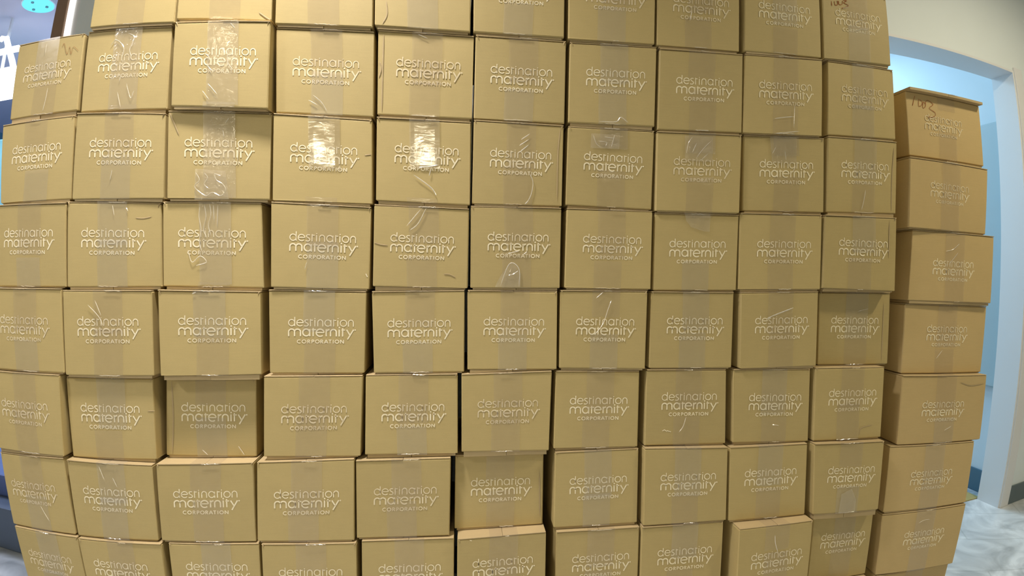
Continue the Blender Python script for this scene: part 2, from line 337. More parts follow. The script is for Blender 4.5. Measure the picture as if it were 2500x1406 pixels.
def arc(cx, cy, rx, ry, a0, a1, n=18):
    return [(cx+rx*math.cos(math.radians(a0+(a1-a0)*i/n)), cy+ry*math.sin(math.radians(a0+(a1-a0)*i/n))) for i in range(n+1)]
def disc(bm, cx, cy, r, s):
    bm.faces.new([bm.verts.new(((cx+r*math.cos(-2*math.pi*k/14))*s, 0, (cy+r*math.sin(-2*math.pi*k/14))*s)) for k in range(14)])
# measured letter grid: x from the left of the name, height above the lower word's foot line (up is positive)
def Y(v): return 780-v
ST = []   # (points, stroke)
D, Mw, Cw = 30, 42, 25
def lc(x, top, bot, wd): ST.append(([(x, Y(top)), (x, Y(bot))], wd))
def oo(cx, cy, r, wd, ry=None): ST.append((arc(cx, Y(cy), r, ry or r, 0, 360, 30), wd))
X0 = 165
# destination
oo(277,356,92,D,98); lc(370,172,462,D)
ST.append(([(432,Y(352)),(628,Y(352))],D)); ST.append((arc(530,Y(357),98,98,3,318,30),D))
ST.append(([(775,Y(268)),(735,Y(262)),(700,Y(266)),(675,Y(290)),(680,Y(318)),(710,Y(345)),(755,Y(372)),(778,Y(400)),(768,Y(435)),(735,Y(456)),(700,Y(458)),(655,Y(446))],D))
lc(845,236,464,D); ST.append(([(845,Y(272)),(918,Y(272))],D))
lc(978,262,464,D); 
lc(1068,258+70,464,D); ST.append((arc(1143,Y(345),76,88,180,0),D)); lc(1219,340,464,D)
oo(1375,357,92,D,98); lc(1468,262,464,D)
lc(1553,240,464,D); ST.append(([(1553,Y(272)),(1628,Y(272))],D))
lc(1680,268,464,D)
oo(1850,358,98,D)
lc(2003,330,464,D); ST.append((arc(2079,Y(345),76,88,180,0),D)); lc(2155,340,464,D)
# maternity
lc(188,640,780,Mw); ST.append((arc(277,Y(640),89,84,180,0),Mw)); lc(366,640,780,Mw); ST.append((arc(455,Y(640),89,84,180,0),Mw)); lc(544,640,780,Mw)
oo(718,660,104,Mw,108); lc(826,552,782,Mw)
lc(928,520,780,Mw); ST.append(([(885,Y(570)),(1015,Y(570))],Mw*.85))
ST.append(([(1018,Y(660)),(1262,Y(660))],Mw*.85)); ST.append((arc(1140,Y(665),118,114,3,312,30),Mw))
lc(1326,552,780,Mw); ST.append(([(1332,Y(640)),(1345,Y(600)),(1375,Y(575)),(1425,Y(562))],Mw))
lc(1456,640,780,Mw); ST.append((arc(1545,Y(645),89,86,180,0),Mw)); lc(1634,640,780,Mw)
lc(1722,556,780,Mw)
lc(1828,512,780,Mw); ST.append(([(1792,Y(574)),(1905,Y(574))],Mw*.85))
ST.append(([(1950,Y(562)),(2052,Y(735))],Mw)); ST.append(([(2165,Y(558)),(1980,Y(872))],Mw))
DOTS = [(978,218,17),(1684,214,17),(1726,497,26),(2212,570,24)]
# CORPORATION
def CO(cx): ST.append((arc(cx, Y(945), 58, 52, 0, 360, 24), Cw))
ST.append((arc(508,Y(945),58,52,50,310,20),Cw))
CO(652); CO(1056); CO(1655)
def RR(x, leg):
    lc(x,888,1003,Cw); ST.append(([(x,Y(893)),(x+38,Y(894)),(x+60,Y(908)),(x+60,Y(930)),(x+40,Y(946)),(x,Y(948))],Cw))
    if leg: ST.append(([(x+28,Y(948)),(x+72,Y(1003))],Cw))
RR(765,True); RR(893,False); RR(1160,True)
ST.append(([(1270,Y(1003)),(1324,Y(886))],Cw)); ST.append(([(1324,Y(886)),(1380,Y(1003))],Cw)); ST.append(([(1292,Y(968)),(1357,Y(968))],Cw*.8))
ST.append(([(1398,Y(893)),(1490,Y(893))],Cw)); lc(1444,893,1003,Cw); lc(1541,888,1003,Cw)
lc(1765,888,1003,Cw); ST.append(([(1765,Y(888)),(1860,Y(1003))],Cw)); lc(1860,888,1003,Cw)
LW = .16396                       # printed name width
def build_print():
    bm = bmesh.new(); s = LW/2075.
    for pts, wd in ST: ribbon(bm, [(x-X0-1037.5, y) for x, y in pts], wd, 0, 0, s)
    for x, y, r in DOTS: disc(bm, x-X0-1037.5, Y(y), r, s)
    me = bpy.data.meshes.new('printed_name'); bm.to_mesh(me); bm.free(); return me
ME_PRINT = build_print(); ME_PRINT.materials.append(M_INK)
ME_PRINTF = ME_PRINT.copy(); ME_PRINTF.materials[0] = M_INKF

# ---------------------------------------------------------------- the cartons
BOXES = [
 ('2','A',-0.6569,-0.0031,1.7102,-0.001,(-120.2,216.5,113.7,214.6,113.7,5.7,-120.2,7.6),(4.1,102.1),(6.8,5.7)),
 ('3','A',-0.4187,-0.0042,1.7127,-0.0028,(-119.6,220.0,113.4,218.3,113.4,9.3,-119.6,11.0),(4.3,105.7),(11.0,9.2)),
 ('4','A',-0.1801,-0.0039,1.7088,-0.007,(-118.7,215.1,115.6,216.9,115.6,8.0,-118.7,6.1),(5.8,102.5),(6.1,6.5)),
 ('5','A',0.0579,-0.0057,1.7141,0.0032,(-118.3,217.1,116.7,215.3,116.7,6.4,-118.3,8.1),(6.6,102.7),(8.0,6.4)),
 ('6','A',0.2966,-0.0037,1.7167,-0.0021,(-115.8,214.2,117.1,215.1,117.1,6.1,-115.8,5.2),(8.0,101.2),(5.2,6.0)),
 ('7','A',0.538,-0.0031,1.7157,0.0006,(-114.5,215.1,117.4,216.3,117.4,7.4,-114.5,6.1),(12.4,104.8),(6.1,4.6)),
 ('8','A',0.7744,-0.0037,1.7143,0.0026,(-113.7,213.4,119.3,213.8,119.3,7.1,-113.7,6.6),(10.8,99.1),(6.6,6.2)),
 ('9','A',1.0163,-0.0062,1.7169,-0.0003,(-110.1,215.4,123.8,218.2,123.8,9.3,-110.1,6.4),(13.5,103.7),(6.4,3.9)),
 ('10','A',1.2555,-0.006,1.7246,-0.0001,(-107.3,210.8,124.1,217.4,124.1,8.4,-107.3,1.9),(17.1,107.9),(1.9,8.4)),
 ('1','B',-0.9224,0.0094,1.4891,-0.0107,(-106.0,221.3,124.9,221.1,129.1,19.3,-96.1,12.9),(16.7,110.7),(12.9,12.8)),
 ('2','B',-0.6731,0.0048,1.4941,-0.0061,(-111.4,216.9,122.1,216.1,119.6,10.6,-109.4,8.1),(13.1,108.6),(3.0,10.6)),
 ('3','B',-0.4238,-0.0168,1.499,-0.03,(-111.4,213.7,123.0,213.8,119.6,4.3,-110.5,7.0),(13.3,105.1),(7.0,2.4)),
 ('4','B',-0.18,0.0021,1.4946,-0.003,(-116.9,214.2,118.3,215.6,117.6,7.1,-115.1,7.0),(5.7,98.8),(2.4,7.1)),
 ('5','B',0.0644,0.0008,1.5013,0.0008,(-117.1,213.0,119.7,212.9,116.6,6.7,-118.7,6.5),(9.2,102.7),(5.9,6.7)),
 ('6','B',0.3025,-0.0003,1.5026,0.0022,(-115.5,214.1,117.4,214.2,116.6,3.9,-118.5,6.1),(5.0,96.7),(3.0,3.9)),
 ('7','B',0.5454,0.0006,1.5008,-0.0038,(-116.6,215.0,117.0,217.8,115.9,9.6,-117.4,9.7),(9.8,107.4),(7.9,9.6)),
 ('8','B',0.7833,-0.0036,1.4983,-0.0039,(-114.4,216.0,120.6,216.9,121.1,6.2,-115.4,3.9),(14.2,101.8),(3.9,5.3)),
 ('9','B',1.0208,-0.0044,1.5021,-0.0067,(-111.8,214.8,122.7,220.2,122.9,6.6,-113.8,2.7),(12.7,102.0),(2.7,3.7)),
 ('10','B',1.2814,0.0008,1.5113,0.006,(-116.2,213.3,111.3,213.3,115.7,7.9,-116.5,3.8),(10.3,103.9),(3.8,6.4)),
 ('1','C',-0.9203,0.0051,1.2798,-0.003,(-117.8,208.7,122.3,215.6,125.3,7.8,-102.7,3.6),(11.9,104.7),(3.6,7.8)),
 ('2','C',-0.6744,0.0017,1.2787,0.0035,(-114.1,220.6,119.3,215.4,118.5,9.2,-116.7,7.4),(8.9,108.9),(4.7,9.2)),
 ('3','C',-0.419,0.0,1.2815,0.0127,(-128.9,217.4,115.6,219.5,111.0,8.5,-129.6,6.9),(-6.0,108.0),(6.9,6.6)),
 ('4','C',-0.1832,0.0007,1.2799,0.0129,(-116.4,219.4,117.7,214.8,118.2,7.0,-119.2,8.9),(4.7,102.7),(3.0,7.0)),
 ('5','C',0.061,0.0018,1.2826,0.006,(-116.4,219.3,118.0,218.7,116.9,8.3,-117.9,13.6),(9.4,108.6),(9.2,8.3)),
 ('6','C',0.2999,0.0004,1.2896,0.0069,(-115.9,216.1,117.4,213.0,115.6,4.6,-118.0,5.1),(8.5,99.8),(5.1,3.4)),
 ('7','C',0.5455,0.0029,1.2896,0.0045,(-117.0,212.9,117.4,211.2,113.5,2.4,-120.0,8.7),(7.5,100.7),(7.5,2.4)),
 ('8','C',0.7834,-0.0026,1.2853,-0.008,(-116.9,213.0,121.5,213.9,120.5,3.0,-116.2,3.5),(12.5,101.6),(3.5,2.6)),
 ('9','C',1.0387,0.0025,1.2913,-0.0206,(-123.6,211.0,116.1,214.0,119.6,7.4,-121.4,5.2),(6.3,100.7),(5.2,6.4)),
 ('10','C',1.2799,-0.0007,1.2921,0.0026,(-115.9,219.2,118.2,220.7,116.4,12.3,-114.8,7.8),(11.2,108.9),(7.8,11.8)),
 ('1','D',-0.932,0.0048,1.0698,-0.0002,(-110.1,210.1,122.1,210.1,124.1,3.0,-108.0,3.0),(9.0,102.0),(3.0,3.0)),
 ('2','D',-0.6907,0.0057,1.0658,0.0213,(-114.6,215.8,124.3,213.0,126.1,9.9,-113.7,7.0),(6.9,104.3),(7.0,7.6)),
 ('3','D',-0.4484,0.0056,1.0671,0.0052,(-113.1,214.3,119.2,216.1,124.0,7.9,-113.2,9.8),(5.3,105.5),(7.8,7.9)),
 ('4','D',-0.1887,0.0018,1.069,0.0147,(-117.0,216.9,121.4,210.9,116.8,5.3,-118.8,8.4),(7.2,96.7),(6.4,5.3)),
 ('5','D',0.0558,0.0025,1.0692,0.0077,(-116.7,217.7,120.1,213.3,118.0,9.4,-120.3,12.4),(4.7,99.7),(12.4,4.2)),
 ('6','D',0.2967,0.0004,1.0744,-0.0028,(-117.8,215.2,117.6,216.4,116.8,6.6,-116.7,5.5),(8.3,102.9),(5.4,6.6)),
 ('7','D',0.5445,0.0008,1.0765,0.0001,(-115.9,214.3,116.9,213.0,116.4,3.3,-118.9,5.6),(10.0,99.8),(5.5,3.3)),
 ('8','D',0.7894,0.0034,1.075,-0.0114,(-120.6,210.3,116.6,210.7,115.0,4.7,-121.1,2.6),(3.6,94.5),(2.4,4.7)),
 ('9','D',1.0277,-0.0014,1.0754,-0.0206,(-119.6,215.8,122.4,216.9,123.4,8.9,-118.1,6.6),(13.7,98.1),(6.6,4.7)),
 ('10','D',1.2827,-0.0084,1.077,-0.0085,(-126.6,215.0,107.4,215.6,109.2,4.8,-128.2,10.8),(0.1,104.4),(9.1,4.8)),
 ('1','E',-0.9368,0.0006,0.8564,-0.0016,(-114.8,213.3,117.3,213.3,117.1,4.2,-113.8,4.2),(-0.7,98.3),(4.2,4.2)),
 ('2','E',-0.7035,0.0013,0.8503,-0.0046,(-113.7,215.4,117.0,217.6,118.2,8.2,-114.1,4.9),(7.6,104.9),(4.9,6.8)),
 ('3','E',-0.4485,-0.0009,0.8473,0.0172,(-121.9,221.9,118.5,219.9,119.0,13.8,-119.5,12.2),(7.3,112.2),(12.2,13.3)),
 ('4','E',-0.2002,0.0053,0.8575,-0.0052,(-114.5,213.6,121.1,211.6,116.4,4.4,-112.9,6.5),(13.4,98.1),(6.0,4.4)),
 ('5','E',0.0506,0.0048,0.858,-0.0014,(-117.7,211.2,115.9,216.3,116.7,4.4,-112.2,3.7),(3.7,96.1),(3.7,3.7)),
 ('6','E',0.2917,0.0027,0.8584,-0.0057,(-119.0,216.1,116.8,216.0,118.1,8.6,-117.1,9.6),(5.1,99.8),(9.6,2.6)),
 ('7','E',0.5338,0.0013,0.8606,-0.0122,(-118.7,215.9,118.7,215.9,116.9,5.7,-118.5,9.5),(6.3,98.4),(7.2,5.7)),
 ('8','E',0.7822,0.003,0.8629,-0.0056,(-118.8,212.4,115.5,212.2,115.0,3.8,-120.7,4.7),(8.4,98.9),(3.4,3.8)),
 ('9','E',1.031,-0.0018,0.8617,0.0068,(-116.3,213.8,117.7,217.9,119.1,8.1,-113.0,3.5),(10.1,102.4),(2.8,8.1)),
 ('10','E',1.2718,0.0245,0.8617,0.0019,(-99.3,217.0,138.5,215.2,140.7,2.6,-96.6,5.3),(22.8,98.8),(2.4,2.6)),
 ('1','F',-0.9514,-0.0019,0.6348,-0.0025,(-114.1,221.7,118.0,221.7,110.5,11.1,-121.7,11.1),(-1.7,103.8),(11.1,4.4)),
 ('2','F',-0.71,0.014,0.6357,-0.007,(-117.4,214.6,113.7,216.0,114.6,8.1,-117.5,5.7),(0.9,101.7),(2.4,8.1)),
 ('3','F',-0.478,0.0315,0.6401,-0.02,(-99.6,207.2,123.9,207.7,122.2,5.1,-105.4,7.5),(19.3,97.0),(7.5,2.4)),
 ('4','F',-0.2091,0.0014,0.6449,0.0009,(-116.7,213.1,122.1,212.7,116.3,5.8,-119.0,9.7),(6.2,94.1),(9.7,3.3)),
 ('5','F',0.0339,0.0034,0.6416,-0.0043,(-115.4,216.4,116.6,217.2,118.5,8.7,-117.1,11.0),(6.3,96.8),(11.0,8.4)),
 ('6','F',0.2773,0.0013,0.6391,0.0004,(-118.4,218.9,119.2,225.0,114.9,12.4,-116.5,14.8),(6.6,105.5),(14.8,12.0)),
 ('7','F',0.5238,0.0056,0.6458,-0.0001,(-116.5,217.2,113.4,215.0,112.4,7.2,-119.7,8.1),(4.1,101.2),(8.1,3.4)),
 ('8','F',0.7744,0.0045,0.6499,0.0026,(-118.4,214.3,110.0,213.0,114.5,5.4,-120.3,5.8),(7.1,103.6),(2.4,5.4)),
 ('9','F',1.0246,0.0028,0.6484,-0.0005,(-121.1,214.0,111.0,213.3,115.4,4.7,-117.5,8.7),(8.7,98.8),(8.7,2.1)),
 ('10','F',1.2634,-0.0009,0.6473,0.0079,(-115.2,217.6,114.9,214.8,117.6,6.2,-112.9,7.3),(12.0,107.4),(2.8,6.2)),
 ('1','G',-0.9574,0.0002,0.4215,-0.0035,(-112.2,213.4,113.1,219.8,116.8,9.8,-115.4,2.9),(-4.3,97.2),(2.9,4.3)),
 ('2','G',-0.7157,-0.0009,0.4266,0.003,(-119.1,212.5,116.0,209.1,117.1,9.2,-118.2,3.0),(1.7,99.4),(3.0,4.5)),
 ('3','G',-0.4693,-0.0011,0.4319,0.0102,(-119.7,208.1,117.9,210.9,119.0,4.6,-121.3,5.7),(0.8,96.4),(5.7,2.4)),
 ('4','G',-0.2233,-0.0045,0.4314,-0.0005,(-119.4,213.3,116.8,215.8,115.9,3.8,-123.0,8.5),(2.4,94.0),(5.8,3.8)),
 ('5','G',0.015,-0.0012,0.4332,-0.0019,(-119.4,208.3,119.7,208.6,118.1,2.4,-118.0,5.1),(7.2,91.5),(3.8,2.4)),
 ('6','G',0.2627,0.021,0.4341,0.0027,(-117.9,204.9,119.0,205.3,118.8,8.8,-118.4,6.9),(6.2,94.7),(6.9,2.4)),
 ('7','G',0.526,0.0044,0.4338,0.0084,(-117.8,212.0,113.7,215.7,114.3,9.1,-118.8,6.9),(5.3,98.4),(6.9,7.0)),
 ('8','G',0.7654,-0.007,0.4368,-0.0047,(-114.5,216.5,123.4,213.1,127.1,5.7,-113.5,2.4),(13.8,99.8),(2.4,3.1)),
 ('9','G',1.01,-0.005,0.4322,0.0014,(-114.9,216.1,121.2,218.6,126.6,9.1,-110.9,7.0),(14.2,105.4),(7.0,2.4)),
 ('10','G',1.277,-0.014,0.4192,-0.0047,(-130.7,232.7,103.3,228.1,104.7,17.2,-122.2,24.0),(-1.2,113.9),(16.7,17.2)),
 ('1','H',-0.942,-0.0052,0.2121,-0.001,(-123.5,209.5,108.8,215.1,108.8,8.4,-123.5,2.9),(-6.4,103.4),(2.9,2.7)),
 ('2','H',-0.7007,-0.0077,0.2164,0.0098,(-128.8,210.3,111.0,215.2,111.0,7.7,-128.8,2.8),(-10.6,110.3),(2.8,2.8)),
 ('3','H',-0.4566,-0.0021,0.2205,-0.0027,(-117.5,211.6,114.3,213.7,114.3,4.9,-117.5,2.8),(5.7,114.5),(2.8,2.8)),
 ('4','H',-0.2163,-0.0066,0.2196,-0.008,(-120.7,214.4,114.6,211.8,114.6,2.8,-120.7,5.5),(2.0,102.1),(2.8,2.8)),
 ('5','H',0.0281,-0.005,0.2214,-0.0047,(-118.2,213.1,116.7,211.8,116.7,2.8,-118.2,4.1),(5.8,100.4),(2.8,2.8)),
 ('6','H',0.2694,-0.014,0.2303,0.015,(-117.2,204.1,115.9,210.4,115.9,9.2,-117.2,2.9),(5.4,102.1),(2.9,2.7)),
 ('7','H',0.5286,-0.0019,0.2221,0.0077,(-114.9,211.8,116.3,213.8,116.3,4.9,-114.9,2.8),(12.0,98.5),(2.8,2.8)),
 ('8','H',0.7629,-0.0055,0.2255,0.0027,(-114.2,211.3,122.7,213.9,122.7,5.5,-114.2,2.8),(15.1,101.1),(2.8,2.8)),
 ('9','H',1.0315,-0.035,0.2209,0.0164,(-117.7,211.7,110.5,218.2,110.5,9.4,-117.7,2.9),(5.2,93.1),(2.9,2.7)),
 ('10','H',1.283,0.0105,0.2069,0.0171,(-104.9,218.8,111.8,211.8,111.8,2.9,-104.9,9.9),(8.5,111.3),(2.7,2.9)),
 ('R','1',1.6274,0.0219,1.4661,-0.0164,(-166.0,220.9,158.8,218.6,162.6,13.0,-157.4,19.4),(-12.0,104.2),(11.1,13.0)),
 ('R','2',1.6101,0.001,1.257,-0.0181,(-160.9,218.0,171.1,209.3,153.6,2.9,-163.9,10.5),(-1.3,104.3),(3.5,2.9)),
 ('R','3',1.6314,0.0033,1.0376,-0.0767,(-157.9,225.9,165.5,218.7,158.3,9.0,-165.9,16.7),(-1.2,93.8),(9.8,9.0)),
 ('R','4',1.6244,0.0142,0.8254,-0.0584,(-160.4,219.1,163.7,212.2,157.8,2.7,-161.7,9.2),(3.8,106.8),(2.4,2.7)),
 ('R','5',1.6152,-0.0063,0.6151,-0.1047,(-160.9,217.3,160.8,210.5,162.5,2.4,-161.8,5.4),(-3.4,89.8),(2.4,2.4)),
 ('R','6',1.5894,-0.0069,0.4037,-0.1086,(-162.1,214.6,160.5,211.7,164.3,5.2,-161.7,5.5),(3.4,86.7),(5.5,2.4)),
 ('R','7',1.5895,-0.0089,0.1891,-0.1156,(-165.0,214.5,163.1,217.4,160.5,2.8,-157.4,9.7),(8.9,102.8),(2.7,2.8)),
 ('1','I',-0.942,0.0018,-0.0007,0.0,(-121.4,212.9,106.7,218.4,106.7,1.4,-121.4,1.4),(0.1,99.5),(1.4,1.4)),
 ('2','I',-0.7007,-0.0133,-0.0007,0.0,(-126.7,217.1,108.9,222.0,108.9,1.4,-126.7,1.4),(-1.5,101.5),(1.4,1.4)),
 ('3','I',-0.4566,0.0049,-0.0007,0.0,(-115.4,221.2,112.2,223.3,112.2,1.4,-115.4,1.4),(5.8,102.8),(1.4,1.4)),
 ('4','I',-0.2163,-0.0122,-0.0007,0.0,(-118.6,223.0,112.5,220.3,112.5,1.4,-118.6,1.4),(4.3,102.5),(1.4,1.4)),
 ('5','I',0.0281,0.002,-0.0007,0.0,(-116.1,223.4,114.6,222.1,114.6,1.4,-116.1,1.4),(6.6,103.1),(1.4,1.4)),
 ('6','I',0.2694,-0.0196,-0.0007,0.0,(-115.1,231.0,113.8,237.4,113.8,1.4,-115.1,1.4),(6.8,108.8),(1.4,1.4)),
 ('7','I',0.5286,0.0051,-0.0007,0.0,(-112.8,222.8,114.2,224.9,114.2,1.4,-112.8,1.4),(8.1,103.6),(1.4,1.4)),
 ('8','I',0.7629,-0.0111,-0.0007,0.0,(-112.1,226.3,120.6,228.9,120.6,1.4,-112.1,1.4),(11.6,105.5),(1.4,1.4)),
 ('9','I',1.0315,-0.028,-0.0007,0.0,(-115.6,221.6,108.4,228.2,108.4,1.4,-115.6,1.4),(3.8,104.2),(1.4,1.4)),
 ('10','I',1.283,-0.021,-0.0007,0.0,(-102.8,214.7,109.7,207.7,109.7,1.4,-102.8,1.4),(10.8,97.3),(1.4,1.4)),
 ('R','8',1.5895,-0.0005,-0.0007,-0.0693,(-151.8,196.6,157.7,189.8,157.7,1.4,-151.8,1.4),(10.4,88.3),(1.4,1.4)),
]
WRINKLES = {
 ('9', 'E'):[[(-40.3,141.1),(-7.7,154.7),(39.9,171.8)]],
 ('10', 'E'):[[(26.2,159.7),(61.9,168.1)]],
 ('5', 'C'):[[(-11.0,98.6),(15.4,101.7),(36.7,106.6)],[(17.4,93.6),(13.5,78.1)],[(-25.0,79.7),(17.7,49.6),(31.1,30.5)]],
 ('6', 'C'):[[(1.8,155.7),(26.0,172.3)],[(6.9,171.5),(29.0,187.0)],[(1.0,138.0),(26.2,158.8)],[(29.4,85.9),(38.2,65.3),(35.4,38.0),(27.1,17.8),(17.7,7.0)]],
 ('6', 'D'):[[(-20.9,95.0),(0.2,100.6),(7.7,102.9)],[(29.0,101.2),(18.5,92.5)],[(-38.9,12.5),(-21.5,61.3),(-6.8,71.0),(9.4,52.2),(8.9,10.9)],[(-19.1,39.1),(-6.4,42.4),(4.1,50.0)]],
 ('5', 'D'):[[(-36.5,164.8),(-2.2,206.8)],[(-28.3,154.7),(-8.1,171.7),(12.0,211.3)]],
 ('5', 'B'):[[(-19.4,206.9),(3.8,198.3)]],
 ('4', 'B'):[[(-37.1,39.9),(-16.6,28.9)],[(-26.4,52.3),(-7.0,36.3),(6.7,14.0)]],
 ('7', 'E'):[[(-22.8,195.1),(-4.3,211.5)],[(18.4,190.0),(9.0,162.7),(-2.6,127.9),(-23.1,100.6)]],
 ('2', 'E'):[[(-42.4,180.3),(-15.1,152.7),(-4.0,129.9)],[(-23.7,191.4),(-8.6,154.8)]],
 ('8', 'F'):[[(-4.8,83.5),(-12.3,57.7),(-23.6,42.1)]],
 ('7', 'B'):[[(-36.0,15.5),(8.9,16.5),(21.9,28.7),(42.1,15.9)]],
 ('9', 'B'):[[(-24.1,44.9),(0.1,49.6),(33.1,53.9)],[(35.1,86.5),(33.7,22.7)],[(-23.2,5.0),(49.9,14.7)]],
 ('10', 'C'):[[(7.8,74.9),(1.7,42.2),(-4.5,18.8)]],
 ('8', 'A'):[[(-19.7,102.6),(-24.0,77.1)]],
 ('10', 'A'):[[(-41.1,154.5),(-23.8,159.8)],[(0.1,93.6),(20.7,101.6),(42.6,102.6)],[(-3.0,112.7),(19.8,128.6),(36.3,116.5)]],
 ('3', 'B'):[[(-20.9,60.1),(2.1,33.9)],[(-34.2,43.3),(-17.1,21.0)],[(27.2,207.0),(39.6,193.9)],[(-32.2,134.1),(-19.9,122.2),(-23.2,104.3),(-10.9,89.6)],[(26.6,144.1),(23.6,114.5),(37.7,93.1)]],
 ('3', 'C'):[[(-60.8,71.0),(-51.2,51.6),(-62.6,36.6),(-49.3,22.2),(-35.0,14.6),(-20.8,22.8),(-1.9,15.4),(9.5,28.5),(2.9,43.1),(-11.3,52.5),(-16.1,67.1),(-1.8,62.6)],[(-39.8,69.5),(-32.2,56.9),(-39.8,42.0),(-28.4,30.5)],[(16.5,202.9),(9.0,190.8)],[(2.5,172.9),(5.4,156.2)],[(40.7,142.6),(36.1,93.2)]],
 ('3', 'D'):[[(-24.2,202.9),(-26.1,178.2),(-21.5,148.6),(-25.5,118.8),(-19.9,94.1)],[(-13.6,208.0),(-9.9,178.5),(-15.7,148.7),(-8.2,129.0)],[(-1.2,211.3),(1.6,183.6),(-4.2,158.8),(1.4,134.1)],[(17.9,208.7),(15.8,154.2)],[(7.4,208.5),(9.2,168.9)],[(-52.4,98.6),(-43.0,69.0),(-23.8,84.2),(-9.5,69.5),(-33.5,61.2)]],
 ('2', 'B'):[[(-37.6,173.4),(-24.2,187.4),(-1.5,167.9),(-2.2,141.6)],[(8.2,202.3),(26.3,190.6),(15.9,161.6),(22.2,140.4)],[(-8.2,53.9),(1.9,16.0)],[(14.4,73.6),(27.5,37.6),(34.9,55.7)],[(-2.5,94.8),(-5.7,79.5)]],
 ('1', 'B'):[[(2.8,206.4),(3.8,181.3)],[(29.9,84.5),(26.5,52.5),(20.9,24.2)]],
 ('2', 'C'):[[(-9.4,77.7),(-14.0,53.0)]],
 ('7', 'C'):[[(-50.2,191.8),(-42.1,171.0),(-30.9,160.9)],[(-20.4,187.8),(7.2,185.9)],[(7.0,194.4),(-1.1,162.2)],[(-36.7,176.5),(-14.6,174.3),(-16.6,163.6)]],
 ('8', 'C'):[[(-19.4,201.1),(-30.4,184.4),(-35.3,157.2)],[(32.4,192.5),(10.0,169.8),(-6.6,147.5)],[(-7.6,185.4),(-18.3,161.1)],[(25.3,159.6),(5.1,140.4)]],
 ('9', 'C'):[[(-31.2,180.7),(-40.4,163.5)],[(-0.2,146.2),(-4.5,172.9)],[(28.2,132.9),(21.3,115.7)]],
 ('R', '3'):[[(14.5,189.5),(-9.3,171.4),(-36.0,165.7)],[(10.3,162.1),(-5.4,145.6),(-25.3,125.3)]],
 ('R', '4'):[[(-16.8,77.1),(-38.6,52.5)]],
 ('R', '5'):[[(29.4,54.9),(3.6,43.5)]],
 ('R', '7'):[[(-26.7,175.5),(-7.5,183.0),(15.1,183.2)]],
 ('9', 'H'):[[(-10.5,187.1),(-7.4,162.9),(2.5,135.4)]],
 ('1', 'G'):[[(12.2,78.3),(24.3,55.4),(34.6,38.0)]],
 ('2', 'G'):[[(-24.9,202.0),(-12.8,166.2)],[(10.7,173.9),(20.5,149.7)]],
 ('3', 'F'):[[(78.1,33.9),(92.9,10.4)],[(-11.8,24.4),(2.1,10.7)]],
 ('5', 'E'):[[(-12.9,104.5),(1.5,96.1)]],
 ('2', 'D'):[[(6.7,206.0),(11.1,181.3)],[(41.4,199.3),(45.5,191.4)]],
 ('3', 'E'):[[(-39.8,212.7),(-30.3,216.7)]],
 ('4', 'D'):[[(-32.3,70.8),(-37.1,52.6)]],
 ('9', 'F'):[[(-0.5,57.3),(18.4,54.4)]],
}
MARKER = {
 ('10', 'A'):[[(-76.2,170.9),(-75.7,157.6)],[(-66.4,172.5),(-64.3,161.8),(-55.8,164.4),(-56.4,175.4)],[(-52.2,176.1),(-50.2,165.3),(-40.1,168.2),(-37.9,178.5)],[(-35.0,180.3),(-23.6,181.0),(-34.1,173.0),(-18.9,168.1),(-28.0,160.4),(-42.5,155.5)]],
 ('R', '1'):[[(-130.4,201.4),(-140.3,170.0)],[(-114.6,194.6),(-115.9,172.9),(-106.0,174.1),(-100.3,186.2),(-111.5,192.4)],[(-97.0,186.6),(-99.7,169.8),(-91.4,170.8),(-87.3,182.8),(-97.0,186.6)],[(-90.7,181.1),(-79.8,194.0),(-56.7,184.2),(-73.0,170.6),(-49.9,159.4),(-50.6,149.1),(-64.5,143.6),(-79.7,143.1)]],
 ('1', 'B'):[[(57.6,192.3),(62.8,200.6),(76.4,170.1),(82.3,189.3),(89.8,168.6),(94.4,188.0),(112.0,175.1)]],
}
CREASES = {
 ('5', 'B'):[[(-103.1,202.8),(-105.3,106.4),(-106.9,14.1)],[(-113.4,136.0),(-108.4,121.2),(-114.2,95.9)]],
 ('3', 'F'):[[(-84.4,199.1),(-83.3,105.2),(-89.3,11.9)]],
 ('5', 'A'):[[(-90.6,69.2),(-88.2,36.1),(-98.7,12.4)]],
 ('4', 'C'):[[(99.2,126.5),(116.0,129.3)]],
 ('5', 'D'):[[(-116.5,122.1),(-99.6,117.3),(-82.6,115.6)],[(56.3,45.4),(71.8,44.5),(86.4,37.4)]],
 ('2', 'D'):[[(62.5,175.7),(81.3,174.9),(101.0,179.1)]],
 ('3', 'A'):[[(82.4,28.7),(98.5,16.9),(110.4,10.2)]],
 ('2', 'F'):[[(97.2,132.7),(115.7,133.0)]],
 ('10', 'F'):[[(39.9,17.2),(43.9,37.6),(83.3,45.1)]],
 ('R', '5'):[[(51.4,191.0),(94.4,179.1),(149.9,183.1)]],
 ('10', 'E'):[[(116.7,183.8),(117.7,14.2)]],
 ('10', 'D'):[[(82.1,204.1),(82.6,99.2)]],
 ('10', 'C'):[[(107.6,203.1),(100.2,119.8),(98.8,19.8)]],
 ('3', 'C'):[[(-124.8,212.5),(-113.4,187.9),(-101.1,158.5)]],
 ('6', 'G'):[[(107.5,154.4),(110.5,30.9)]],
 ('6', 'C'):[[(107.9,203.2),(102.6,134.9),(102.4,19.0)]],
}
SCUFFS = {
 ('8', 'F'):[[(-70.4,45.6),(-64.6,48.8),(-57.5,44.1)],[(-57.6,46.4),(-45.8,42.7)]],
 ('6', 'H'):[[(-84.6,199.1),(-79.3,197.7)]],
 ('4', 'D'):[[(107.8,44.3),(111.8,36.1)]],
}
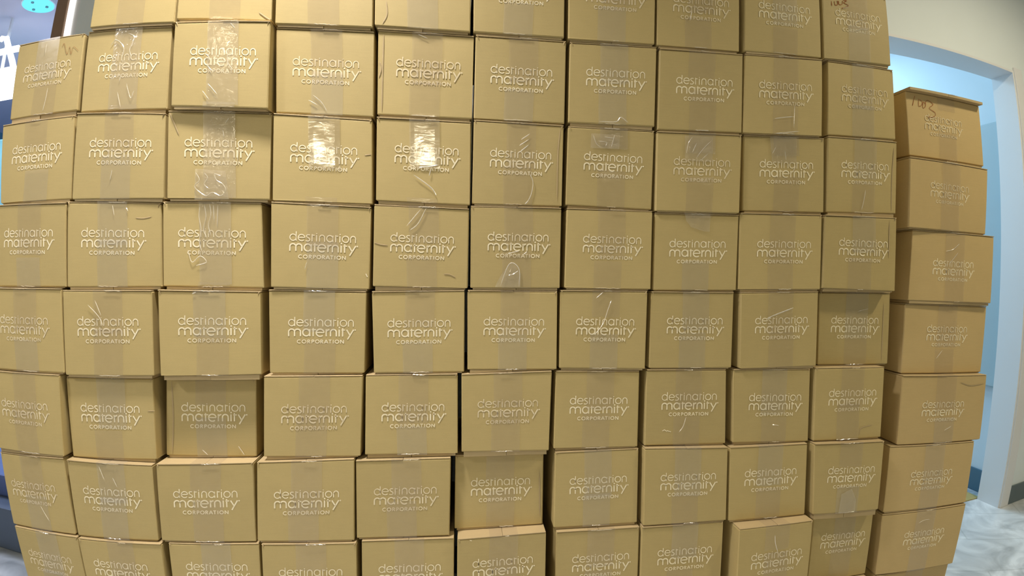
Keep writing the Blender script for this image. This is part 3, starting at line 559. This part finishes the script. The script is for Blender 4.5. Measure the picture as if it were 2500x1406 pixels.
SCRAPS = {
 ('8', 'D'):[(-39.9,212.3),(33.9,210.8),(31.8,162.3),(15.6,163.1),(-20.4,173.3),(-34.7,190.5)],
 ('10', 'G'):[(-35.2,79.1),(-0.5,93.5),(17.1,59.6),(17.3,20.7),(-39.3,22.6)],
 ('7', 'C'):[(-55.8,195.8),(21.5,195.0),(18.9,157.7),(-57.2,157.7)],
 ('8', 'C'):[(-41.1,204.4),(37.9,204.6),(37.4,137.2),(-39.4,137.6)],
 ('9', 'C'):[(-49.9,208.8),(30.1,210.5),(30.5,138.6),(-40.9,137.9)],
 ('3', 'C'):[(-60.8,78.8),(9.5,74.7),(17.1,7.0),(-62.6,4.2)],
 ('6', 'D'):[(-39.3,38.9),(-20.5,62.3),(-7.9,73.1),(13.8,43.8),(12.1,8.8),(-53.7,8.2)],
}

ROWN = dict(zip('ABCDEFGHI', ['top row','second row','third row','fourth row','fifth row','sixth row','seventh row','eighth row','bottom row']))
COLN = {str(i+1): n for i, n in enumerate(['first','second','third','fourth','fifth','sixth','seventh','eighth','ninth','tenth'])}
LOOK = {('4','C'):'with a bright glare on its tape',('5','C'):'with glare and a white crease',('3','C'):'with crinkled shiny tape at its foot',('3','D'):'with long crinkled shiny tape',
 ('7','C'):'with a short shiny tape end',('8','C'):'with a crinkled tape end over the name',('8','D'):'with a torn tape scrap on top',('9','E'):'with a straight bright crease across the name',
 ('10','A'):'with a red handwritten number',('1','B'):'with a faint red scribble',('6','C'):'with a long curved tape crease',('6','D'):'with a folded tape triangle',
 ('3','F'):'set back in shadow',('2','F'):'with a shadow band on top',('6','G'):'set back with a shadow across its top',('9','H'):'pushed forward out of line',('10','G'):'with a loose pale tape tail',
 ('3','B'):'jutting forward with scratched tape',('2','B'):'with wrinkled tape around the name',('5','D'):'with folded tape at its top',('7','E'):'with a long fold down its tape',
 ('2','E'):'with slanting folds above the name',('8','F'):'with a pale scuff near its foot',('7','B'):'with a peaked tape fold below',('9','B'):'with bright glints under the name',
 ('10','C'):'with a thin bright crease under the name',('9','C'):'with dull crinkled tape above the name',('10','E'):'set back with a dark band on top',('5','B'):'with a dented left edge'}
RLOOK = {'1':'topmost of the separate end stack, red number and shadowed lid','2':'second from the top of the separate end stack','3':'third from the top of the separate end stack, jutting right',
 '4':'fourth from the top of the separate end stack','5':'fifth from the top of the separate end stack, bent corner','6':'sixth from the top of the separate end stack, shadowed top',
 '7':'seventh from the top of the separate end stack','8':'lowest of the separate end stack, on the floor'}
DEPTH = .323
def strip_grid(bm, xc0, xc1, hw, z0, z1, y, rag=0.0, amp=.0004, nx=6, nz=12, rnd=None, tilt=0.0):
    """a thin tape strip from z0 up to z1, gently lifted in places"""
    g = []
    ph = rnd.random()*50
    for j in range(nz+1):
        t = j/nz; z = z0+(z1-z0)*t; xc = xc0+(xc1-xc0)*t; row = []
        for i in range(nx+1):
            u = i/nx*2-1
            zz = z+u*hw*tilt
            if rag and j in (0,): zz += (rnd.random()-.5)*rag
            lift = amp*(.5+.5*noise.noise(Vector((u*1.7+ph, t*6, ph*.3)))) if 0 < j < nz and 0 < i < nx else 0
            row.append(bm.verts.new((xc+u*hw, y-lift, zz)))
        g.append(row)
    for j in range(nz):
        for i in range(nx): bm.faces.new([g[j][i], g[j][i+1], g[j+1][i+1], g[j+1][i]])
def ridge(bm, pts, w, h, y):
    """a raised fold of tape: three-sided, tapering at both ends"""
    n = len(pts); rows_ = []
    for i, p in enumerate(pts):
        a = Vector(pts[max(i-1,0)]); b = Vector(pts[min(i+1,n-1)]); d = (b-a).normalized(); nn = Vector((-d.y, d.x))
        k = .25 if i in (0, n-1) else 1.0
        q = Vector(p); l = q+nn*w*k/2; r = q-nn*w*k/2
        rows_.append([bm.verts.new((l.x, y, l.y)), bm.verts.new((q.x, y-h*k, q.y)), bm.verts.new((r.x, y, r.y))])
    for a, b in zip(rows_, rows_[1:]):
        bm.faces.new([a[0],b[0],b[1],a[1]]); bm.faces.new([a[1],b[1],b[2],a[2]])
def smooth_pts(pts, n=4):
    if len(pts) < 3: 
        a, b = Vector(pts[0]), Vector(pts[-1]); return [tuple(a.lerp(b, i/5)) for i in range(6)]
    P = [Vector(p) for p in pts]; P = [P[0]*2-P[1]]+P+[P[-1]*2-P[-2]]; out = []
    for i in range(1, len(P)-2):
        for k in range(n):
            t = k/n; p0, p1, p2, p3 = P[i-1:i+3]
            out.append(tuple(.5*((2*p1)+(p2-p0)*t+(2*p0-5*p1+4*p2-p3)*t*t+(3*p1-p0-3*p2+p3)*t**3)))
    out.append(tuple(P[-2])); return out

def carton(col, row, x, y, z, yaw, cs, lab, drop):
    rnd = random.Random(hash_(col, row))
    R = col == 'R'; key = (col, row)
    mm = .001
    tl, trr, br, bl = [(cs[2*i]*mm, cs[2*i+1]*mm) for i in range(4)]
    dl, drp = drop[0]*mm, drop[1]*mm
    dep = .234 if R else DEPTH
    if R: lbl = 'wide kraft carton, '+RLOOK[row]; grp = 'wide cartons in the separate end stack'
    else:
        lk = LOOK.get(key)
        cn = COLN[str(int(col)-1)] if row == 'A' else COLN[col]
        lbl = 'kraft carton'+(' '+lk if lk else '')+', '+ROWN[row]+', '+cn+' from left'
        if row == 'I': lbl = 'kraft carton on the floor, bottom row, '+COLN[col]+' from left'
        grp = 'kraft cartons stacked in a wall'
    o = thing('cardboard_carton', lbl, 'box', (x, y, z), yaw, grp)
    FT = .0085 if key == ('R','1') else .0030                      # top flap thickness
    kb = .985; mid = (tl[0]+trr[0])/2; hw = min(trr[0], br[0])
    xL0, xL1 = tl[0], bl[0]; xR0, xR1 = trr[0], br[0]
    # back corners: same board, a touch narrower where neighbours lean in
    sh = 0 if R else math.tan(yaw)*dep
    if key == ('6','A'): sh -= .0045; kb = 1.0
    if key == ('5','A'): kb = 1.0
    def back(p): return (mid+(p[0]-mid)*kb+sh, dep, p[1])
    # seated a hair below the lid flaps; corners softened by handling
    bm = bmesh.new()
    F = [(tl[0],0,tl[1]-FT),(trr[0],0,trr[1]-FT),(br[0],0,br[1]),(bl[0],0,bl[1])]
    Bk = [back((tl[0],tl[1]-FT)),back((trr[0],trr[1]-FT)),back(br),back(bl)]
    hexa(bm, F+Bk, .0028, 3)
    for v in bm.verts:
        for c in F:
            d = (v.co-Vector(c)).length
            if d < .009:
                k = (1-d/.009)*rnd.uniform(.2,1)*.0016
                v.co += Vector((-k if c[0] > mid else k, k*1.3, -k if c[2] > .1 else k*.6))
    mesh_obj('carton_body', bm, M_CARD2 if R else M_CARD, o)
    # lid flaps meet along the middle seam, their ends show as a fine double line
    sx = mid+rnd.uniform(-.002,.002)
    ov = -.016 if key == ('R','1') else None
    def zt(xx, f=0): 
        k = (xx-tl[0])/(trr[0]-tl[0]); return tl[1]+(trr[1]-tl[1])*k
    for a, b in ((tl[0]+.0012, sx-.0004), (sx+.0004, trr[0]-.0012)):
        fy = ov if ov is not None else rnd.uniform(-.0014, .0010)
        za, zb_ = zt(a), zt(b)
        sag = rnd.uniform(0,.0006)
        bm = bmesh.new()
        bx = lambda q: mid+(q-mid)*kb+sh
        hexa(bm, [(a,fy,za),(b,fy,zb_-sag),(b,fy,zb_-FT+.0002),(a,fy,za-FT+.0002),(bx(a),dep-.001,za),(bx(b),dep-.001,zb_),(bx(b),dep-.001,zb_-FT+.0002),(bx(a),dep-.001,za-FT+.0002)], .0006, 1)
        mesh_obj('top_flap', bm, M_EDGE, o)
    # bottom flaps, set back a little, fill down to whatever carries the carton
    for a, b in ((bl[0]+.0065, sx-.0006), (sx+.0006, br[0]-.0065)):
        def kk(xx): return (xx-bl[0])/(br[0]-bl[0])
        zta = bl[1]+(br[1]-bl[1])*kk(a); ztb = bl[1]+(br[1]-bl[1])*kk(b)
        da = dl+(drp-dl)*kk(a); db = dl+(drp-dl)*kk(b)
        fy = rnd.uniform(.0025,.0055)
        bm = bmesh.new(); bx = lambda q: mid+(q-mid)*kb+sh
        hexa(bm, [(a,fy,zta-.0001),(b,fy,ztb-.0001),(b,fy,ztb-db+.0011),(a,fy,zta-da+.0011),(bx(a),dep-.002,zta-.0001),(bx(b),dep-.002,ztb-.0001),(bx(b),dep-.002,ztb-db+.0011),(bx(a),dep-.002,zta-da+.0011)])
        mesh_obj('bottom_flap', bm, M_EDGE, o)
    # printed name
    slope = math.atan2((trr[1]-tl[1])+(br[1]-bl[1]), (trr[0]-tl[0])+(br[0]-bl[0]))
    faded = key in {('5','B'),('1','F'),('1','E'),('1','G'),('1','H'),('10','B'),('8','A'),('R','1'),('R','2'),('4','B'),('8','C')} or (not R and rnd.random() < .06)
    p = bpy.data.objects.new('printed_name', ME_PRINTF if faded else ME_PRINT); C.objects.link(p); p.parent = o
    p.location = (lab[0]*mm, -.00003, lab[1]*mm); p.rotation_euler = (0, -slope, 0)
    if key in MARKER:
        bm = bmesh.new()
        for pts in MARKER[key]: ribbon(bm, [(a*mm, b*mm) for a, b in smooth_pts(pts)], .0022 if key == ('10','A') else (.0013 if key == ('1','B') else .0017))
        q = mesh_obj('marker_writing', bm, M_REDF if key == ('1','B') else M_RED, o); q.location.y = -.00006
    # tape: one length over the lid, one over the base, both run onto the front
    hwid = .0375
    cx = mid+rnd.uniform(-.004,.004)+(.004 if not R else 0); cx2 = (bl[0]+br[0])/2+rnd.uniform(-.005,.005)
    H = tl[1]-bl[1]; zc = bl[1]
    top_len = rnd.choice([.34,.45,.50,.55,.62])*H; bot_len = rnd.choice([.38,.45,.50,.55,.62])*H
    mt = M_TAPE[1 if key == ('3','A') else rnd.choice([0,0,1])]; mb = M_TAPE[rnd.choice([0,0,1])]
    full = {('3','B'):2,('3','D'):2,('2','B'):2,('3','C'):2,('4','C'):0,('5','C'):0}
    bot_len = min(bot_len, H-top_len+rnd.choice([.004,-.006,.01]))
    if key in full: top_len = .98*H; mt = M_TAPE[full[key]]; bot_len = .012
    if key in {('4','C'),('5','C')}: top_len = .60*H; mt = M_TAPE[3]
    if key in {('7','C'),('8','C'),('9','C')}: top_len = .26*H; mt = M_TAPE[3]
    if key == ('8','D'): top_len = .012; 
    zt_ = zt(cx)
    bm = bmesh.new()
    fy = (-.016 if key == ('R','1') else -.0015)
    if key == ('R','1'):
        strip_grid(bm, cx, cx, hwid, zt_-.004, zt_+.0004, fy-.0004, 0, 0, 6, 2, rnd)
        top_len = .05
    strip_grid(bm, cx+rnd.uniform(-.003,.003), cx, hwid, zt_-top_len, zt_+.0003, -.0010 if key == ('R','1') else fy-.0006, .004, .0005, 6, 14, rnd, (trr[1]-tl[1])/(trr[0]-tl[0]))
    # onto the lid
    v = [bm.verts.new(q) for q in ((cx-hwid,fy-.0006,zt(cx-hwid)+.0003),(cx+hwid,fy-.0006,zt(cx+hwid)+.0003),(cx+hwid,.05,zt(cx+hwid)+.0004),(cx-hwid,.05,zt(cx-hwid)+.0004))]; bm.faces.new(v)
    tp = mesh_obj('packing_tape', bm, mt, o)
    zb0 = bl[1]+(br[1]-bl[1])*.5; tb0 = hwid*(br[1]-bl[1])/(br[0]-bl[0])
    bm = bmesh.new()
    strip_grid(bm, cx2, cx2+rnd.uniform(-.003,.003), hwid, zb0-.0003, zb0+bot_len, -.0012, .0, .0005, 6, 12, rnd, (br[1]-bl[1])/(br[0]-bl[0]))
    v = [bm.verts.new(q) for q in ((cx2-hwid,-.0012,zb0-.0003-tb0),(cx2+hwid,-.0012,zb0-.0003+tb0),(cx2+hwid,.004,zb0-.0006+tb0),(cx2-hwid,.004,zb0-.0006-tb0))]; bm.faces.new(v)
    tb_ = mesh_obj('packing_tape', bm, mb, o)
    # puckered film where the tape turns over the edges
    for (zz, cxx, yy, par) in ((zt_-.0014, cx, fy-.0008, tp), (zb0+.0014, cx2, -.0016, tb_)):
        if rnd.random() < .75:
            bm = bmesh.new()
            n0 = rnd.uniform(-1,.1); n1 = rnd.uniform(.3,1)
            pts = []; k = 12
            for i in range(k+1):
                u = n0+(n1-n0)*i/k; pts.append((cxx+u*hwid, zz+rnd.uniform(-.0009,.0009)))
            ridge(bm, pts, rnd.uniform(.0012,.0022), .0010, yy)
            mesh_obj('tape_pucker', bm, M_SEAM, par)
    if key in WRINKLES:
        for pts in WRINKLES[key]:
            bm = bmesh.new()
            ridge(bm, smooth_pts([(a*mm, b*mm) for a, b in pts]), .0030 if key in {('5','C'),('9','E')} else .0022, .0010, -.0022)
            mesh_obj('tape_wrinkle', bm, M_WRINK, tp)
    for pts in CREASES.get(key, []):
        bm = bmesh.new(); ridge(bm, smooth_pts([(a*mm, b*mm) for a, b in pts]), .0034, .0004, -.0001); mesh_obj('dent_crease', bm, M_EDGE, o)
    for pts in SCUFFS.get(key, []):
        bm = bmesh.new(); ribbon(bm, [(a*mm, b*mm) for a, b in pts], .0022); q = mesh_obj('scuff', bm, M_INK, o); q.location.y = -.00006
    # a bent, roughed-up corner here and there
    for (cxx, czz), sg in (((tl[0], tl[1]), 1), ((trr[0], trr[1]), -1)):
        if rnd.random() < .45 and not R:
            L_ = rnd.uniform(.005,.010); bm = bmesh.new()
            ridge(bm, [(cxx+sg*.0022, czz-.0012), (cxx+sg*(.003+L_*.35), czz-.002-L_*.35), (cxx+sg*(.003+L_*.5), czz-.003-L_*.9)], rnd.uniform(.0022,.0036), .0014, -.0001)
            mesh_obj('crushed_corner', bm, M_EDGE, o)
    if key in SCRAPS:
        bm = bmesh.new(); pts = [(a*mm, b*mm) for a, b in SCRAPS[key]]
        if key == ('10','G'): yy = -.0026
        else: yy = -.0024
        vv = [bm.verts.new((a, yy-rnd.uniform(0,.0004), b)) for a, b in pts]
        c_ = bm.verts.new((sum(a for a, b in pts)/len(pts), yy-.0010, sum(b for a, b in pts)/len(pts)))
        for i in range(len(vv)): bm.faces.new([c_, vv[(i+1)%len(vv)], vv[i]])
        bmesh.ops.subdivide_edges(bm, edges=bm.edges[:], cuts=3, use_grid_fill=True)
        for v_ in bm.verts:
            v_.co.y += .0008*noise.noise(v_.co*180)
        mesh_obj('tape_scrap', bm, M_TAPE[2] if key not in {('7','C')} else M_TAPE[2], o)
    return o
def hash_(c, r): return (0 if c == 'R' else int(c))*101+ord(r)*7
for rec in BOXES: carton(*rec)
